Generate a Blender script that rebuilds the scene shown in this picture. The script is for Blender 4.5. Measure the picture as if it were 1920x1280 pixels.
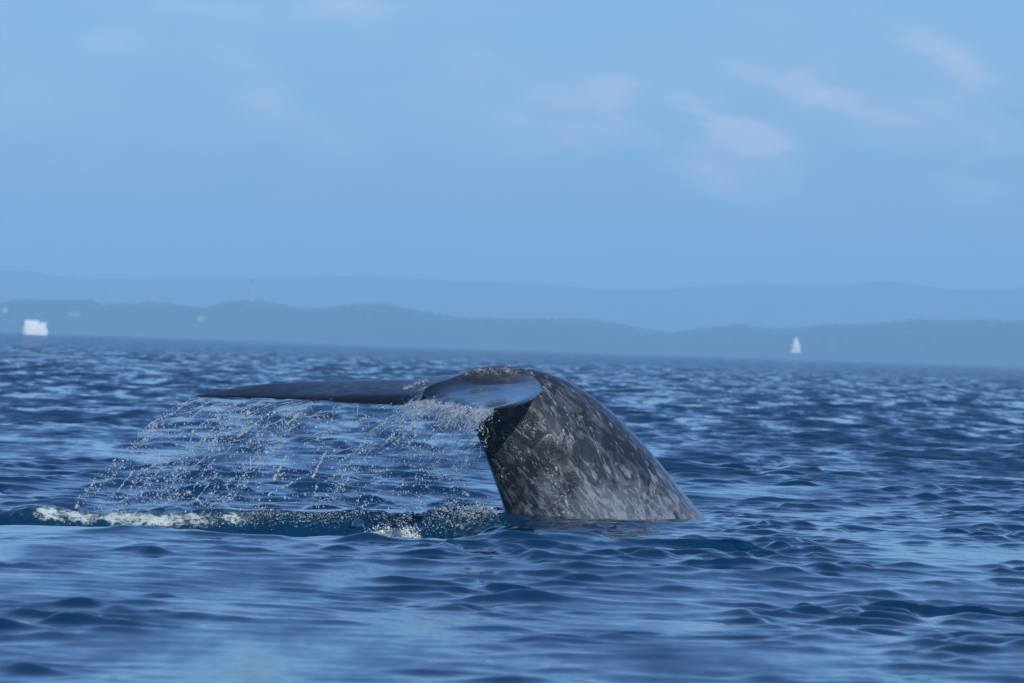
import bpy, bmesh, math, random
import numpy as np
from mathutils import Vector, Matrix, Euler, noise

random.seed(7); rng = np.random.default_rng(11)
R = math.radians
for o in list(bpy.data.objects): bpy.data.objects.remove(o, do_unlink=True)
scene = bpy.context.scene
COL = scene.collection

# ------------------------------------------------------------------ camera
CAM_H = 1.835; LENS = 200.0; FPX = LENS / 36.0 * 1920.0; DIST = 60.0
cd = bpy.data.cameras.new('camera'); cam = bpy.data.objects.new('camera', cd); COL.objects.link(cam)
cd.lens = LENS; cd.sensor_width = 36.0; cd.clip_start = 0.5; cd.clip_end = 60000
cd.dof.use_dof = True; cd.dof.focus_distance = 59.6; cd.dof.aperture_fstop = 5.0; cd.dof.aperture_blades = 9
ROT = (Euler((R(90 + 0.060), 0, 0)).to_matrix() @ Matrix.Rotation(R(1.90), 3, 'Z'))
cam.matrix_world = Matrix.Translation((0, 0, CAM_H)) @ ROT.to_4x4()
scene.camera = cam

def pt(px, py, Y):
    """world point at ground distance Y seen at photo pixel (px, py)"""
    d = ROT @ Vector(((px - 960) / FPX, (640 - py) / FPX, -1))
    k = Y / d.y
    return Vector((d.x * k, Y, CAM_H + d.z * k))

# ------------------------------------------------------------------ world, sun, exposure
SUN_EL, SUN_AZ = 29.0, 159.0          # azimuth clockwise from +Y
w = bpy.data.worlds.new('World'); scene.world = w; w.use_nodes = True
nt = w.node_tree; nt.nodes.clear(); N = nt.nodes.new; L = nt.links.new
out = N('ShaderNodeOutputWorld'); bg = N('ShaderNodeBackground'); bg.inputs['Strength'].default_value = 0.085
sky = N('ShaderNodeTexSky'); sky.sky_type = 'NISHITA'; sky.sun_disc = False
sky.sun_elevation = R(SUN_EL); sky.sun_rotation = R(SUN_AZ)
sky.air_density = 1.0; sky.dust_density = 0.8; sky.ozone_density = 3.0
tint = N('ShaderNodeMix'); tint.data_type = 'RGBA'; tint.blend_type = 'MULTIPLY'; tint.inputs[0].default_value = 1
tint.inputs[7].default_value = (0.46, 0.70, 1.06, 1)
L(sky.outputs[0], tint.inputs[6])
# thin high cloud: wisps drawn by noise on the view direction (azimuth, elevation)
tc = N('ShaderNodeTexCoord')
nz = N('ShaderNodeTexNoise'); nz.inputs['Scale'].default_value = 1.0; nz.inputs['Detail'].default_value = 5; nz.inputs['Roughness'].default_value = 0.55
nz.inputs['Distortion'].default_value = 0.4
mp = N('ShaderNodeMapping'); mp.inputs['Rotation'].default_value = (0, R(-28), 0); mp.inputs['Scale'].default_value = (52, 52, 150)
L(tc.outputs['Generated'], mp.inputs['Vector']); L(mp.outputs[0], nz.inputs['Vector'])
def wmath(op, a, b=None, c=None):
    m = N('ShaderNodeMath'); m.operation = op
    for i, v in enumerate((a, b, c)):
        if v is None: continue
        if isinstance(v, (int, float)): m.inputs[i].default_value = v
        else: L(v, m.inputs[i])
    return m.outputs[0]
def wdot(vec):
    m = N('ShaderNodeVectorMath'); m.operation = 'DOT_PRODUCT'; L(tc.outputs['Generated'], m.inputs[0]); m.inputs[1].default_value = vec
    return m.outputs['Value']
BLOBS = [(1370, 238, 95, 24, 27, 1.7), (1290, 300, 150, 30, 35, .4), (1440, 345, 130, 35, 20, .42), (1560, 185, 95, 28, 22, .6),
         (1765, 98, 85, 22, 28, .55), (990, 215, 120, 50, 25, .55), (470, 150, 80, 40, 40, .4), (205, 80, 55, 20, 5, .45),
         (655, 12, 60, 28, 0, .5), (360, 10, 80, 15, 10, .35), (570, 235, 75, 22, 25, .35), (1160, 190, 35, 50, -20, .5),
         (1860, 290, 90, 60, 35, .38), (1395, 132, 40, 15, 15, .3), (1680, 230, 200, 90, 25, .25), (30, 170, 50, 60, 0, .25)]
acc = None
for (px, py, sx, sy, ang, amt) in BLOBS:
    d = (ROT @ Vector(((px - 960) / FPX, (640 - py) / FPX, -1))).normalized()
    ca, sa = math.cos(R(ang)), math.sin(R(ang))
    ex = ROT @ Vector((ca, -sa, 0)); ey = ROT @ Vector((sa, ca, 0))
    ex = ex * (FPX / sx / 1.3); ey = ey * (FPX / sy / 1.3)
    a = wmath('SUBTRACT', wdot(ex), ex.dot(d)); b = wmath('SUBTRACT', wdot(ey), ey.dot(d))
    q = wmath('ADD', wmath('MULTIPLY', a, a), wmath('MULTIPLY', b, b))
    front = wmath('GREATER_THAN', wdot(Vector(d)), 0.5)
    g = wmath('MULTIPLY', wmath('MULTIPLY', wmath('EXPONENT', wmath('MULTIPLY', q, -1.0)), amt), front)
    acc = g if acc is None else wmath('ADD', acc, g)
cl = wmath('MULTIPLY', wmath('ADD', acc, 0.10), wmath('MAXIMUM', wmath('MULTIPLY', wmath('SUBTRACT', nz.outputs['Fac'], 0.33), 3.8), 0.18))
cl = wmath('MULTIPLY', wmath('MINIMUM', cl, 1.0), 0.95)
cmix = N('ShaderNodeMix'); cmix.data_type = 'RGBA'; L(cl, cmix.inputs[0]); L(tint.outputs[2], cmix.inputs[6])
CLOUD = cmix.inputs[7]; CLOUD.default_value = (6.6, 6.7, 7.7, 1)
L(cmix.outputs[2], bg.inputs['Color']); L(bg.outputs[0], out.inputs['Surface'])

sd = bpy.data.lights.new('sun', 'SUN'); so = bpy.data.objects.new('sun', sd); COL.objects.link(so)
sd.energy = 3.0; sd.angle = R(0.53); sd.color = (1.0, 0.98, 0.94)
sdir = Vector((math.sin(R(SUN_AZ)) * math.cos(R(SUN_EL)), math.cos(R(SUN_AZ)) * math.cos(R(SUN_EL)), math.sin(R(SUN_EL))))
so.rotation_euler = sdir.to_track_quat('Z', 'Y').to_euler(); so.location = (20, -20, 40)
vs = scene.view_settings; vs.view_transform = 'Standard'; vs.look = 'None'; vs.gamma = 1; vs.exposure = 0.38; vs.use_curve_mapping = False
scene.render.engine = 'CYCLES'
scene.cycles.max_bounces = 10; scene.cycles.transmission_bounces = 8; scene.cycles.volume_bounces = 1
scene.cycles.caustics_reflective = False; scene.cycles.caustics_refractive = False

# ------------------------------------------------------------------ helpers
def mat(name):
    m = bpy.data.materials.new(name); m.use_nodes = True
    t = m.node_tree; b = t.nodes['Principled BSDF']
    return m, t, b
def nd(t, kind, **kw):
    n = t.nodes.new(kind)
    for k, v in kw.items():
        if hasattr(n, k): setattr(n, k, v)
        else: n.inputs[k.replace('_', ' ')].default_value = v
    return n
def mth(t, op, a, b=None, clamp=False):
    m = t.nodes.new('ShaderNodeMath'); m.operation = op; m.use_clamp = clamp
    for i, v in enumerate((a, b)):
        if v is None: continue
        if isinstance(v, (int, float)): m.inputs[i].default_value = v
        else: t.links.new(v, m.inputs[i])
    return m.outputs[0]
def ramp(t, fac, stops):
    r = t.nodes.new('ShaderNodeValToRGB'); e = r.color_ramp.elements
    while len(e) < len(stops): e.new(0.5)
    for k, (p, c) in zip(e, stops):
        k.position = p; k.color = (c, c, c, 1) if isinstance(c, (int, float)) else (*c, 1)
    t.links.new(fac, r.inputs[0]); return r.outputs[0]
def mixc(t, fac, a, b):
    m = t.nodes.new('ShaderNodeMix'); m.data_type = 'RGBA'
    for i, v in ((0, fac), (6, a), (7, b)):
        if isinstance(v, (int, float)): m.inputs[i].default_value = v
        elif isinstance(v, tuple): m.inputs[i].default_value = (*v, 1)
        else: t.links.new(v, m.inputs[i])
    return m.outputs[2]
def mesh_np(name, verts, quads, mats, smooth=True, tris=False):
    me = bpy.data.meshes.new(name); k = 3 if tris else 4
    verts = np.ascontiguousarray(verts, dtype=np.float32); quads = np.ascontiguousarray(quads, dtype=np.int32)
    me.vertices.add(len(verts)); me.vertices.foreach_set('co', verts.ravel())
    me.loops.add(quads.size); me.loops.foreach_set('vertex_index', quads.ravel())
    me.polygons.add(len(quads)); me.polygons.foreach_set('loop_start', np.arange(0, quads.size, k, dtype=np.int32))
    me.polygons.foreach_set('loop_total', np.full(len(quads), k, dtype=np.int32))
    me.polygons.foreach_set('use_smooth', np.full(len(quads), smooth, dtype=bool))
    me.update(calc_edges=True)
    for m in mats: me.materials.append(m)
    return me
def link(name, me, parent=None):
    o = bpy.data.objects.new(name, me); COL.objects.link(o)
    if parent: o.parent = parent
    return o
def tag(o, label=None, cat=None, group=None, kind=None):
    if label: o['label'] = label
    if cat: o['category'] = cat
    if group: o['group'] = group
    if kind: o['kind'] = kind
    return o
def crom(P, n):
    """Catmull-Rom through rows of P (k x d), n samples"""
    P = np.asarray(P, float); k = len(P); ts = np.linspace(0, k - 1, n); outp = []
    for t in ts:
        i = min(int(t), k - 2); f = t - i
        p0 = P[max(i - 1, 0)]; p1 = P[i]; p2 = P[i + 1]; p3 = P[min(i + 2, k - 1)]
        outp.append(0.5 * ((2 * p1) + (-p0 + p2) * f + (2 * p0 - 5 * p1 + 4 * p2 - p3) * f * f + (-p0 + 3 * p1 - 3 * p2 + p3) * f ** 3))
    return np.array(outp)
def icos(sub):
    bm = bmesh.new(); bmesh.ops.create_icosphere(bm, subdivisions=sub, radius=1)
    v = np.array([p.co[:] for p in bm.verts]); f = np.array([[q.index for q in p.verts] for p in bm.faces]); bm.free(); return v, f
ICO1, ICO2 = icos(1), icos(2)
def scatter_mesh(name, centres, mats3, ico, material):
    """one mesh of many small blobs; mats3: (n,3,3) linear maps"""
    v, f = ico; n = len(centres)
    V = np.einsum('nij,kj->nki', mats3, v) + centres[:, None, :]
    F = f[None] + (np.arange(n) * len(v))[:, None, None]
    return mesh_np(name, V.reshape(-1, 3), F.reshape(-1, 3), [material], True, True)

# ------------------------------------------------------------------ sea
def build_sea():
    rows = []; y = -60.0
    while y < 20000:
        rows.append(y)
        if y < 18: s = 2.0
        elif y < 27: s = 0.4
        elif y < 48: s = 0.075
        elif y < 63: s = 0.048
        else: s = 0.048 * (y / 63) ** 2.0
        y += s
    rows = np.array(rows + [20000.0])
    fine = np.linspace(-0.113, 0.113, 530)
    g = np.array([0.118, .126, .14, .16, .19, .23, .28, .36, .5, .8, 1.6, 3.2])
    far_a = np.concatenate([-g[::-1], fine, g])
    gy = np.maximum(rows, 20.0)
    A = np.where(np.abs(far_a) > 0.8, np.sign(far_a) * .8, far_a)
    X = far_a[None, :] * gy[:, None]
    X = np.clip(X, -17000, 17000)
    Y = np.repeat(rows[:, None], len(far_a), 1)
    sp = np.gradient(rows)                         # row spacing
    spx = np.maximum(gy * 0.226 / 530, 0)
    space = np.maximum(sp * 1.0, spx)
    Z = np.zeros_like(X); DX = np.zeros_like(X); DY = np.zeros_like(X)
    # local patches of rougher and calmer water
    def patch(x, y, s, k):
        r = np.zeros_like(x); q = np.random.default_rng(k)
        for i in range(7):
            a = q.uniform(0, 6.28); kk = s * q.uniform(.6, 1.6); r += np.sin(x * kk * math.cos(a) * 1.0 + y * kk * math.sin(a) * 0.7 + q.uniform(0, 6.28))
        return r / 2.6
    P1 = patch(X, Y, 0.55, 3); P2 = patch(X, Y, 1.5, 9)
    gust = np.clip(1.0 + 0.30 * P1 + 0.22 * P2, 0.3, 1.8)
    # calmer water right in front of the tail
    calm = (1 - 0.45 * np.exp(-((Y - 54.0) / 4.6) ** 2))
    chopq = np.interp(Y, [26, 50, 62, 75, 400], [1.12, 1.05, 1.08, 1.08, 1.3]); fineq = np.interp(Y, [26, 50, 60, 75, 400], [0.75, 0.90, 1.10, 1.05, 1.3]); midq = np.interp(Y, [26, 50, 62, 75, 400], [0.48, 0.50, 1.0, 1.05, 1.3])
    gust = (gust ** 1.2) * (1 - np.clip((62 - Y) / 4, 0, 1)) + np.clip(1 + .5 * P1 + .45 * P2, .25, 2.0) ** 1.5 * np.clip((62 - Y) / 4, 0, 1); calm = calm * np.interp(X / np.maximum(Y, 20), [-.09, 0, .09], [.88, 1.0, 1.38])
    P3 = patch(X, Y, 3.2, 21); burst = np.where(Y < 160, np.clip(np.exp(0.42 * P3 - 0.1), 0.45, 1.5), 1.0)
    q = np.random.default_rng(5); lost = np.zeros(len(rows)); ZS = np.zeros_like(X)
    lam = np.concatenate([np.geomspace(0.22, 0.62, 74), np.geomspace(0.6, 1.6, 70), np.geomspace(1.6, 5.0, 44), np.geomspace(5, 26, 26)])
    for l in lam:
        k = 2 * math.pi / l
        if l < 0.62: slope, spread = 0.0185, 1.05
        elif l < 1.6: slope, spread = 0.0195, 1.0 if l < 1.0 else 0.8
        elif l < 5: slope, spread = 0.0085, 0.85
        else: slope, spread = 0.0050, 0.6
        amp = slope / k
        th = -math.pi / 2 + 0.22 + q.normal(0, spread)
        ph = q.uniform(0, 6.28)
        f = np.clip((l / space - 2.6) / 2.4, 0, 1)
        idx = np.where(f > 0)[0]
        if not len(idx):
            lost += slope ** 2 / 2; continue
        lo, hi = idx[0], idx[-1] + 1
        kx, ky = k * math.cos(th), k * math.sin(th)
        arg = (kx * X[lo:hi] + ky * Y[lo:hi] + ph)
        ar = np.mod(arg, 2 * math.pi).astype(np.float32)
        am = amp * f[lo:hi, None]
        if l < 5: am = am * (gust * calm * (fineq if l < 0.38 else (chopq if l < 1.0 else (midq if l < 1.6 else midq ** 1.5))))[lo:hi]
        if l < 1.0: am = am * burst[lo:hi]
        lost += (slope * (1 - f)) ** 2 / 2 if l < 5 else 0
        (ZS if l < 1.6 else Z)[lo:hi] += am * np.cos(ar)
        sn = np.sin(ar) * am * (1.05 if l < 1.6 else 0.75)
        DX[lo:hi] -= sn * math.cos(th); DY[lo:hi] -= sn * math.sin(th)
    sg = 0.034                                      # short chop: flat troughs, peaked crests
    q_ = 0.95 * ZS / sg; ZS = sg * np.where(q_ < 0.7, np.exp(q_) - 1.0, np.exp(.7) - 1 + (np.exp(.7)) * np.tanh((q_ - .7) / 1.3) * 1.3 * .8) * 0.70
    Z += ZS
    # far water: coarser hummocks stay in the mesh
    # the water the tail has thrown up: a steep little wave face left of the tail
    lean = (X + 0.8) * 0.02
    wob = 0.10 * np.sin(X * 1.7 + 1.0) + 0.06 * np.sin(X * 4.1) + 0.03 * np.sin(X * 9.3 + 2)
    side = 1 / (1 + np.exp((X + 0.35) * 3.4)) * 1 / (1 + np.exp(-(X + 6.6) * 1.6))
    yy = Y - (59.25 + lean + wob)
    near = np.clip((Y - 50.2) / 6.5, 0, 1); near = near * near * (3 - 2 * near)
    face = 1 / (1 + np.exp(yy / 0.13))
    trough = -0.36 * near * face
    ridge = 0.09 * np.exp(-((yy - 0.12) / 0.28) ** 2) * (0.8 + 0.3 * np.sin(X * 2.3) + 0.15 * np.sin(X * 7.7 + 1))
    Z += side * (trough + ridge)
    # near lip closing off the hollow
    lip = 0.045 * (1 + .5 * np.sin(X * 1.5 + 1) + .35 * np.sin(X * 3.7)) * np.exp(-((Y - 51.3 - 0.5 * np.sin(X * 0.9 + .4) - .3 * np.sin(X * 2.3)) / 0.7) ** 2)
    Z += lip * 1 / (1 + np.exp((X - 1.6) * 2))
    # chop inside the face and beside the tail
    chop = (np.sin(X * 23 + Y * 9) + np.sin(X * 31 - Y * 27 + 2) + np.sin(X * 14 + Y * 41 + 1) + np.sin(X * 47 + Y * 18)) * 0.25
    Z += side * 0.036 * chop * np.exp(-((yy + 0.2) / 0.8) ** 2) * (0.6 + 0.5 * P2)
    spl = np.exp(-((X + 0.55) / 0.6) ** 2 - ((Y - 59.45) / 0.35) ** 2)
    Z += spl * (0.04 + 0.05 * chop + 0.05 * np.sin(X * 61 + Y * 33) * np.sin(Y * 57 - X * 20))
    # smooth swelling rings where the tail stock cuts the surface
    rx = X - 0.95; ry = (Y - 60.3)
    rr = np.sqrt(rx ** 2 + (ry * 0.8) ** 2)
    Z += 0.028 * np.cos((rr - 1.2) * 4.6) * np.exp(-((rr - 1.9) / 1.5) ** 2) * (Y < 63) * np.clip((60.8 - Y), 0, 1)
    Z += 0.045 * np.exp(-((X - 0.95) / 0.55) ** 2 - ((Y - 58.2) / 0.55) ** 2) + 0.05 * np.exp(-((X - 2.6) / 0.45) ** 2 - ((Y - 59.3) / 0.5) ** 2)
    Z += 0.010 * np.cos((rr - 1.0) * 22 + 2 * np.sin(X * 3)) * np.exp(-((rr - 1.25) / 0.45) ** 2)
    # foam amount per vertex
    foam = side * np.exp(-((yy - 0.10) / 0.11) ** 2) * np.clip((-X - 2.0) / 1.2, 0.18, 1) * np.clip((X + 5.5) * 1.3, 0, 1)
    foam *= np.clip(0.66 + 0.22 * np.sin(X * 2.1 + 3.4) + 0.22 * np.sin(X * 6.3) + .18 * np.sin(X * 15 + Y * 9), 0.15, 1.0)
    foam = np.maximum(foam, 0.9 * np.exp(-((X + 1.15) / 0.27) ** 2 - ((Y - 58.9) / 0.28) ** 2))
    foam = np.maximum(foam, 0.32 * np.exp(-((X + 0.35) / 0.32) ** 2 - ((Y - 59.3) / 0.35) ** 2))
    damp = np.clip((Y - 22) / 8, 0, 1)
    V = np.stack([X + DX * damp, Y + DY * damp, Z * damp], -1)
    nr, nc = X.shape
    i = np.arange(nr - 1)[:, None] * nc + np.arange(nc - 1)[None]
    Q = np.stack([i, i + 1, i + nc + 1, i + nc], -1).reshape(-1, 4)
    m, t, b = mat('sea_water')
    b.inputs['IOR'].default_value = 1.333
    geo = nd(t, 'ShaderNodeNewGeometry')
    mp1 = nd(t, 'ShaderNodeMapping'); mp1.inputs['Scale'].default_value = (9, 5.5, 9); t.links.new(geo.outputs['Position'], mp1.inputs[0])
    n1 = nd(t, 'ShaderNodeTexNoise', Scale=1.0, Detail=3.0, Roughness=0.5); t.links.new(mp1.outputs[0], n1.inputs['Vector'])
    n2 = nd(t, 'ShaderNodeTexNoise', Scale=0.35, Detail=3.0); t.links.new(geo.outputs['Position'], n2.inputs['Vector'])
    bp = nd(t, 'ShaderNodeBump', Distance=0.012); bp.inputs['Strength'].default_value = 0.3
    t.links.new(n1.outputs['Fac'], bp.inputs['Height'])
    at = nd(t, 'ShaderNodeAttribute', attribute_name='foam')
    nf = nd(t, 'ShaderNodeTexNoise', Scale=16.0, Detail=6.0, Roughness=0.7); t.links.new(geo.outputs['Position'], nf.inputs['Vector'])
    fm = mth(t, 'ADD', at.outputs['Fac'], mth(t, 'MULTIPLY', mth(t, 'SUBTRACT', nf.outputs['Fac'], 0.5), 2.6))
    fm = mth(t, 'MULTIPLY', ramp(t, fm, [(0.30, 0.0), (0.80, 1.0)]), mth(t, 'MULTIPLY', at.outputs['Fac'], 2.5, True))
    base = mixc(t, n2.outputs['Fac'], (0.0006, 0.022, 0.058), (0.0010, 0.033, 0.084))
    base = mixc(t, mth(t, 'MULTIPLY', at.outputs['Fac'], 0.45, True), base, (0.03, 0.075, 0.075))
    base = mixc(t, fm, base, (0.48, 0.56, 0.55))
    t.links.new(base, b.inputs['Base Color'])
    t.links.new(mth(t, 'ADD', mth(t, 'MULTIPLY', fm, 0.5), 0.03), b.inputs['Roughness'])
    b2 = nd(t, 'ShaderNodeBump', Distance=0.03); t.links.new(mth(t, 'MULTIPLY', at.outputs['Fac'], 0.9, True), b2.inputs['Strength'])
    t.links.new(nf.outputs['Fac'], b2.inputs['Height']); t.links.new(bp.outputs[0], b2.inputs['Normal'])
    # wavelets finer than the mesh far out: their slope tilts the normal directly
    un = nd(t, 'ShaderNodeAttribute', attribute_name='unresolved')
    mpf = nd(t, 'ShaderNodeMapping'); mpf.inputs['Scale'].default_value = (0.95, 0.16, 1); t.links.new(geo.outputs['Position'], mpf.inputs[0])
    nfar = nd(t, 'ShaderNodeTexNoise', Scale=1.0, Detail=4.0, Roughness=0.62); t.links.new(mpf.outputs[0], nfar.inputs['Vector'])
    v0 = nd(t, 'ShaderNodeVectorMath', operation='SUBTRACT'); v0.inputs[1].default_value = (0.5, 0.60, 0.5); t.links.new(nfar.outputs['Color'], v0.inputs[0])
    v1 = nd(t, 'ShaderNodeVectorMath', operation='MULTIPLY'); v1.inputs[1].default_value = (7.0, 9.0, 0.0); t.links.new(v0.outputs[0], v1.inputs[0])
    v2 = nd(t, 'ShaderNodeVectorMath', operation='SCALE'); t.links.new(v1.outputs[0], v2.inputs[0]); t.links.new(un.outputs['Fac'], v2.inputs['Scale'])
    v3 = nd(t, 'ShaderNodeVectorMath', operation='ADD'); t.links.new(b2.outputs[0], v3.inputs[0]); t.links.new(v2.outputs[0], v3.inputs[1])
    v4 = nd(t, 'ShaderNodeVectorMath', operation='NORMALIZE'); t.links.new(v3.outputs[0], v4.inputs[0])
    t.links.new(v4.outputs[0], b.inputs['Normal'])
    me = mesh_np('sea', V.reshape(-1, 3), Q, [m])
    at = me.attributes.new('foam', 'FLOAT', 'POINT'); at.data.foreach_set('value', foam.ravel().astype(np.float32))
    at = me.attributes.new('unresolved', 'FLOAT', 'POINT'); at.data.foreach_set('value', np.repeat(np.sqrt(lost), nc).astype(np.float32))
    tag(link('sea', me), kind='structure')
    print('sea verts', nr * nc, 'rows', nr)
    def height(x, y):
        r = min(max(int(np.searchsorted(rows, y)), 0), nr - 1); c = min(max(int(np.searchsorted(far_a, x / max(y, 20))), 0), nc - 1)
        return float(Z[r, c])
    return height
sea_z = build_sea()

# ------------------------------------------------------------------ hazy coast
def hz(px): return 627.5 + 61.0 * px / 1920.0
NEAR_R = [(-300, 590), (-100, 578), (0, 572), (40, 568), (170, 567), (192, 575), (250, 572), (330, 575), (380, 580), (420, 572), (480, 569), (525, 574), (560, 583),
          (610, 582), (660, 575), (720, 574), (765, 583), (820, 594), (880, 600), (960, 600), (1040, 604), (1100, 602), (1140, 606), (1200, 620), (1262, 628),
          (1320, 618), (1400, 616), (1460, 619), (1500, 618), (1600, 612), (1740, 604), (1800, 603), (1920, 606), (2100, 600), (2400, 612)]
FAR_R = [(-400, 500), (-100, 506), (0, 508), (60, 508), (105, 518), (200, 524), (320, 522), (500, 522), (640, 518), (720, 520), (820, 526), (930, 528), (1050, 537), (1120, 542),
         (1250, 542), (1350, 536), (1420, 533), (1500, 537), (1580, 538), (1622, 530), (1660, 527), (1700, 530), (1742, 540), (1800, 543), (1920, 541), (2100, 536), (2500, 560)]
def hill(name, prof, Y, depth, colour, rough_amp):
    m, t, b = mat(name + '_ground')
    n = nd(t, 'ShaderNodeTexNoise', Scale=0.006, Detail=6.0); g = nd(t, 'ShaderNodeNewGeometry'); t.links.new(g.outputs['Position'], n.inputs['Vector'])
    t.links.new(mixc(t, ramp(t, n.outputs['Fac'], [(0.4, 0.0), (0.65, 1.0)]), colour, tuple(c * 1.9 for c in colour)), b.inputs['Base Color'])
    b.inputs['Roughness'].default_value = 0.9; b.inputs['Specular IOR Level'].default_value = 0.1
    px = np.linspace(prof[0][0], prof[-1][0], 340); py = np.interp(px, [p[0] for p in prof], [p[1] for p in prof])
    py = np.convolve(np.pad(py, 2, 'edge'), [.1, .2, .4, .2, .1], 'valid')
    nj = 16; V = []
    for i in range(len(px)):
        top = pt(px[i], py[i], Y)
        for j in range(nj):
            s = j / (nj - 1)                     # 0 front foot, 1 back foot
            prof_h = math.sin(math.pi * s) ** 0.8
            nn = noise.fractal(Vector((top.x / 420, s * 4, Y * .01)), 0.8, 2.1, 4)
            h = top.z * prof_h * (1 + rough_amp * nn * (1 - prof_h)) if s not in (0, 1) else -1
            yy = Y + (s - 0.5) * depth
            V.append((top.x * yy / Y, yy, h))
    n_ = len(px); i = np.arange(n_ - 1)[:, None] * nj + np.arange(nj - 1)[None]
    Q = np.stack([i, i + nj, i + nj + 1, i + 1], -1).reshape(-1, 4)
    return tag(link(name, mesh_np(name, np.array(V), Q, [m])), kind='structure')
NEARY, FARY = 9000.0, 16500.0
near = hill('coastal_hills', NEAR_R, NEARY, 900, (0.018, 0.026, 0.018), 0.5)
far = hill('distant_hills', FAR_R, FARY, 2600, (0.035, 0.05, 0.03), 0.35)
far.data.materials[0].name = 'distant_ground'

def tree_mass():
    m, t, b = mat('far_foliage'); oi = nd(t, 'ShaderNodeNewGeometry')
    t.links.new(mixc(t, oi.outputs['Random Per Island'], (0.018, 0.027, 0.020), (0.030, 0.040, 0.030)), b.inputs['Base Color']); b.inputs['Roughness'].default_value = 0.9
    n = 5200; C = np.zeros((n, 3)); M = np.zeros((n, 3, 3)); xs = [p[0] for p in NEAR_R]; ys = [p[1] for p in NEAR_R]
    for i in range(n):
        px = rng.uniform(-250, 2200); py = np.interp(px, xs, ys); top = pt(px, py, NEARY)
        s = rng.uniform(0.05, 0.5) if rng.random() < .6 else 0.5; h = top.z * math.sin(math.pi * s) ** 0.8
        yy = NEARY + (s - .5) * 900; r = rng.uniform(1.5, 4.2) * (1.0 + .9 * noise.noise(Vector((px * .012, 0, 3)))); C[i] = (top.x * yy / NEARY, yy, h + r * 0.2)
        a = rng.uniform(0, 6.28); rot = np.array([[math.cos(a), -math.sin(a), 0], [math.sin(a), math.cos(a), 0], [0, 0, 1]])
        M[i] = rot @ np.diag([r * rng.uniform(.8, 1.5), r, r * rng.uniform(.6, 1.1)])
    o = link('coastal_forest', scatter_mesh('coastal_forest', C, M, ICO1, m))
    tag(o, 'hazy dark tree cover along the low coastal hills', 'woodland', kind='stuff')
tree_mass()

def simple(name, c, rough=0.6):
    m, t, b = mat(name); n = nd(t, 'ShaderNodeTexNoise', Scale=0.4, Detail=5.0); g = nd(t, 'ShaderNodeNewGeometry'); t.links.new(g.outputs['Position'], n.inputs['Vector'])
    t.links.new(mixc(t, n.outputs['Fac'], tuple(k * .85 for k in c), c), b.inputs['Base Color']); b.inputs['Roughness'].default_value = rough
    return m
GREYED = simple('haze_greyed_lime', (0.34, 0.33, 0.31)); WHITE = simple('white_wall', (0.86, 0.86, 0.82)); PALE = simple('pale_wall', (0.40, 0.38, 0.35)); ROOFM = simple('clay_roof', (0.28, 0.15, 0.10)); GLASS = simple('dark_glass', (0.04, 0.05, 0.06), 0.15)  # lighthouse lime: white greyed down, fading by haze painted into its colour
HULLM = simple('hull_paint', (0.80, 0.81, 0.80), 0.35); ROCKM = simple('grey_stone', (0.25, 0.24, 0.22))

def bm_box(bm, x0, x1, y0, y1, z0, z1):
    v = [bm.verts.new(p) for p in ((x0, y0, z0), (x1, y0, z0), (x1, y1, z0), (x0, y1, z0), (x0, y0, z1), (x1, y0, z1), (x1, y1, z1), (x0, y1, z1))]
    for f in ((0, 3, 2, 1), (4, 5, 6, 7), (0, 1, 5, 4), (1, 2, 6, 5), (2, 3, 7, 6), (3, 0, 4, 7)): bm.faces.new([v[i] for i in f])
def bm_lathe(bm, prof, n=24, cx=0, cy=0):
    rings = [[bm.verts.new((cx + r * math.cos(2 * math.pi * k / n), cy + r * math.sin(2 * math.pi * k / n), z)) for k in range(n)] for r, z in prof]
    for a, b in zip(rings, rings[1:]):
        for k in range(n): bm.faces.new((a[k], a[(k + 1) % n], b[(k + 1) % n], b[k]))
    bm.faces.new(rings[0][::-1]); bm.faces.new(rings[-1])
def fin(name, bm, m, parent=None, smooth=False):
    me = bpy.data.meshes.new(name); bm.normal_update(); bm.to_mesh(me); bm.free(); me.materials.append(m)
    if smooth: me.polygons.foreach_set('use_smooth', [True] * len(me.polygons))
    return link(name, me, parent)
def empty(name, loc, rz=0, s=1):
    o = bpy.data.objects.new(name, None); COL.objects.link(o); o.location = loc; o.rotation_euler = (0, 0, rz); o.scale = (s, s, s); return o

def ground_at(px, py, Y): return pt(px, py, Y)
MPP = NEARY / FPX
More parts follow.
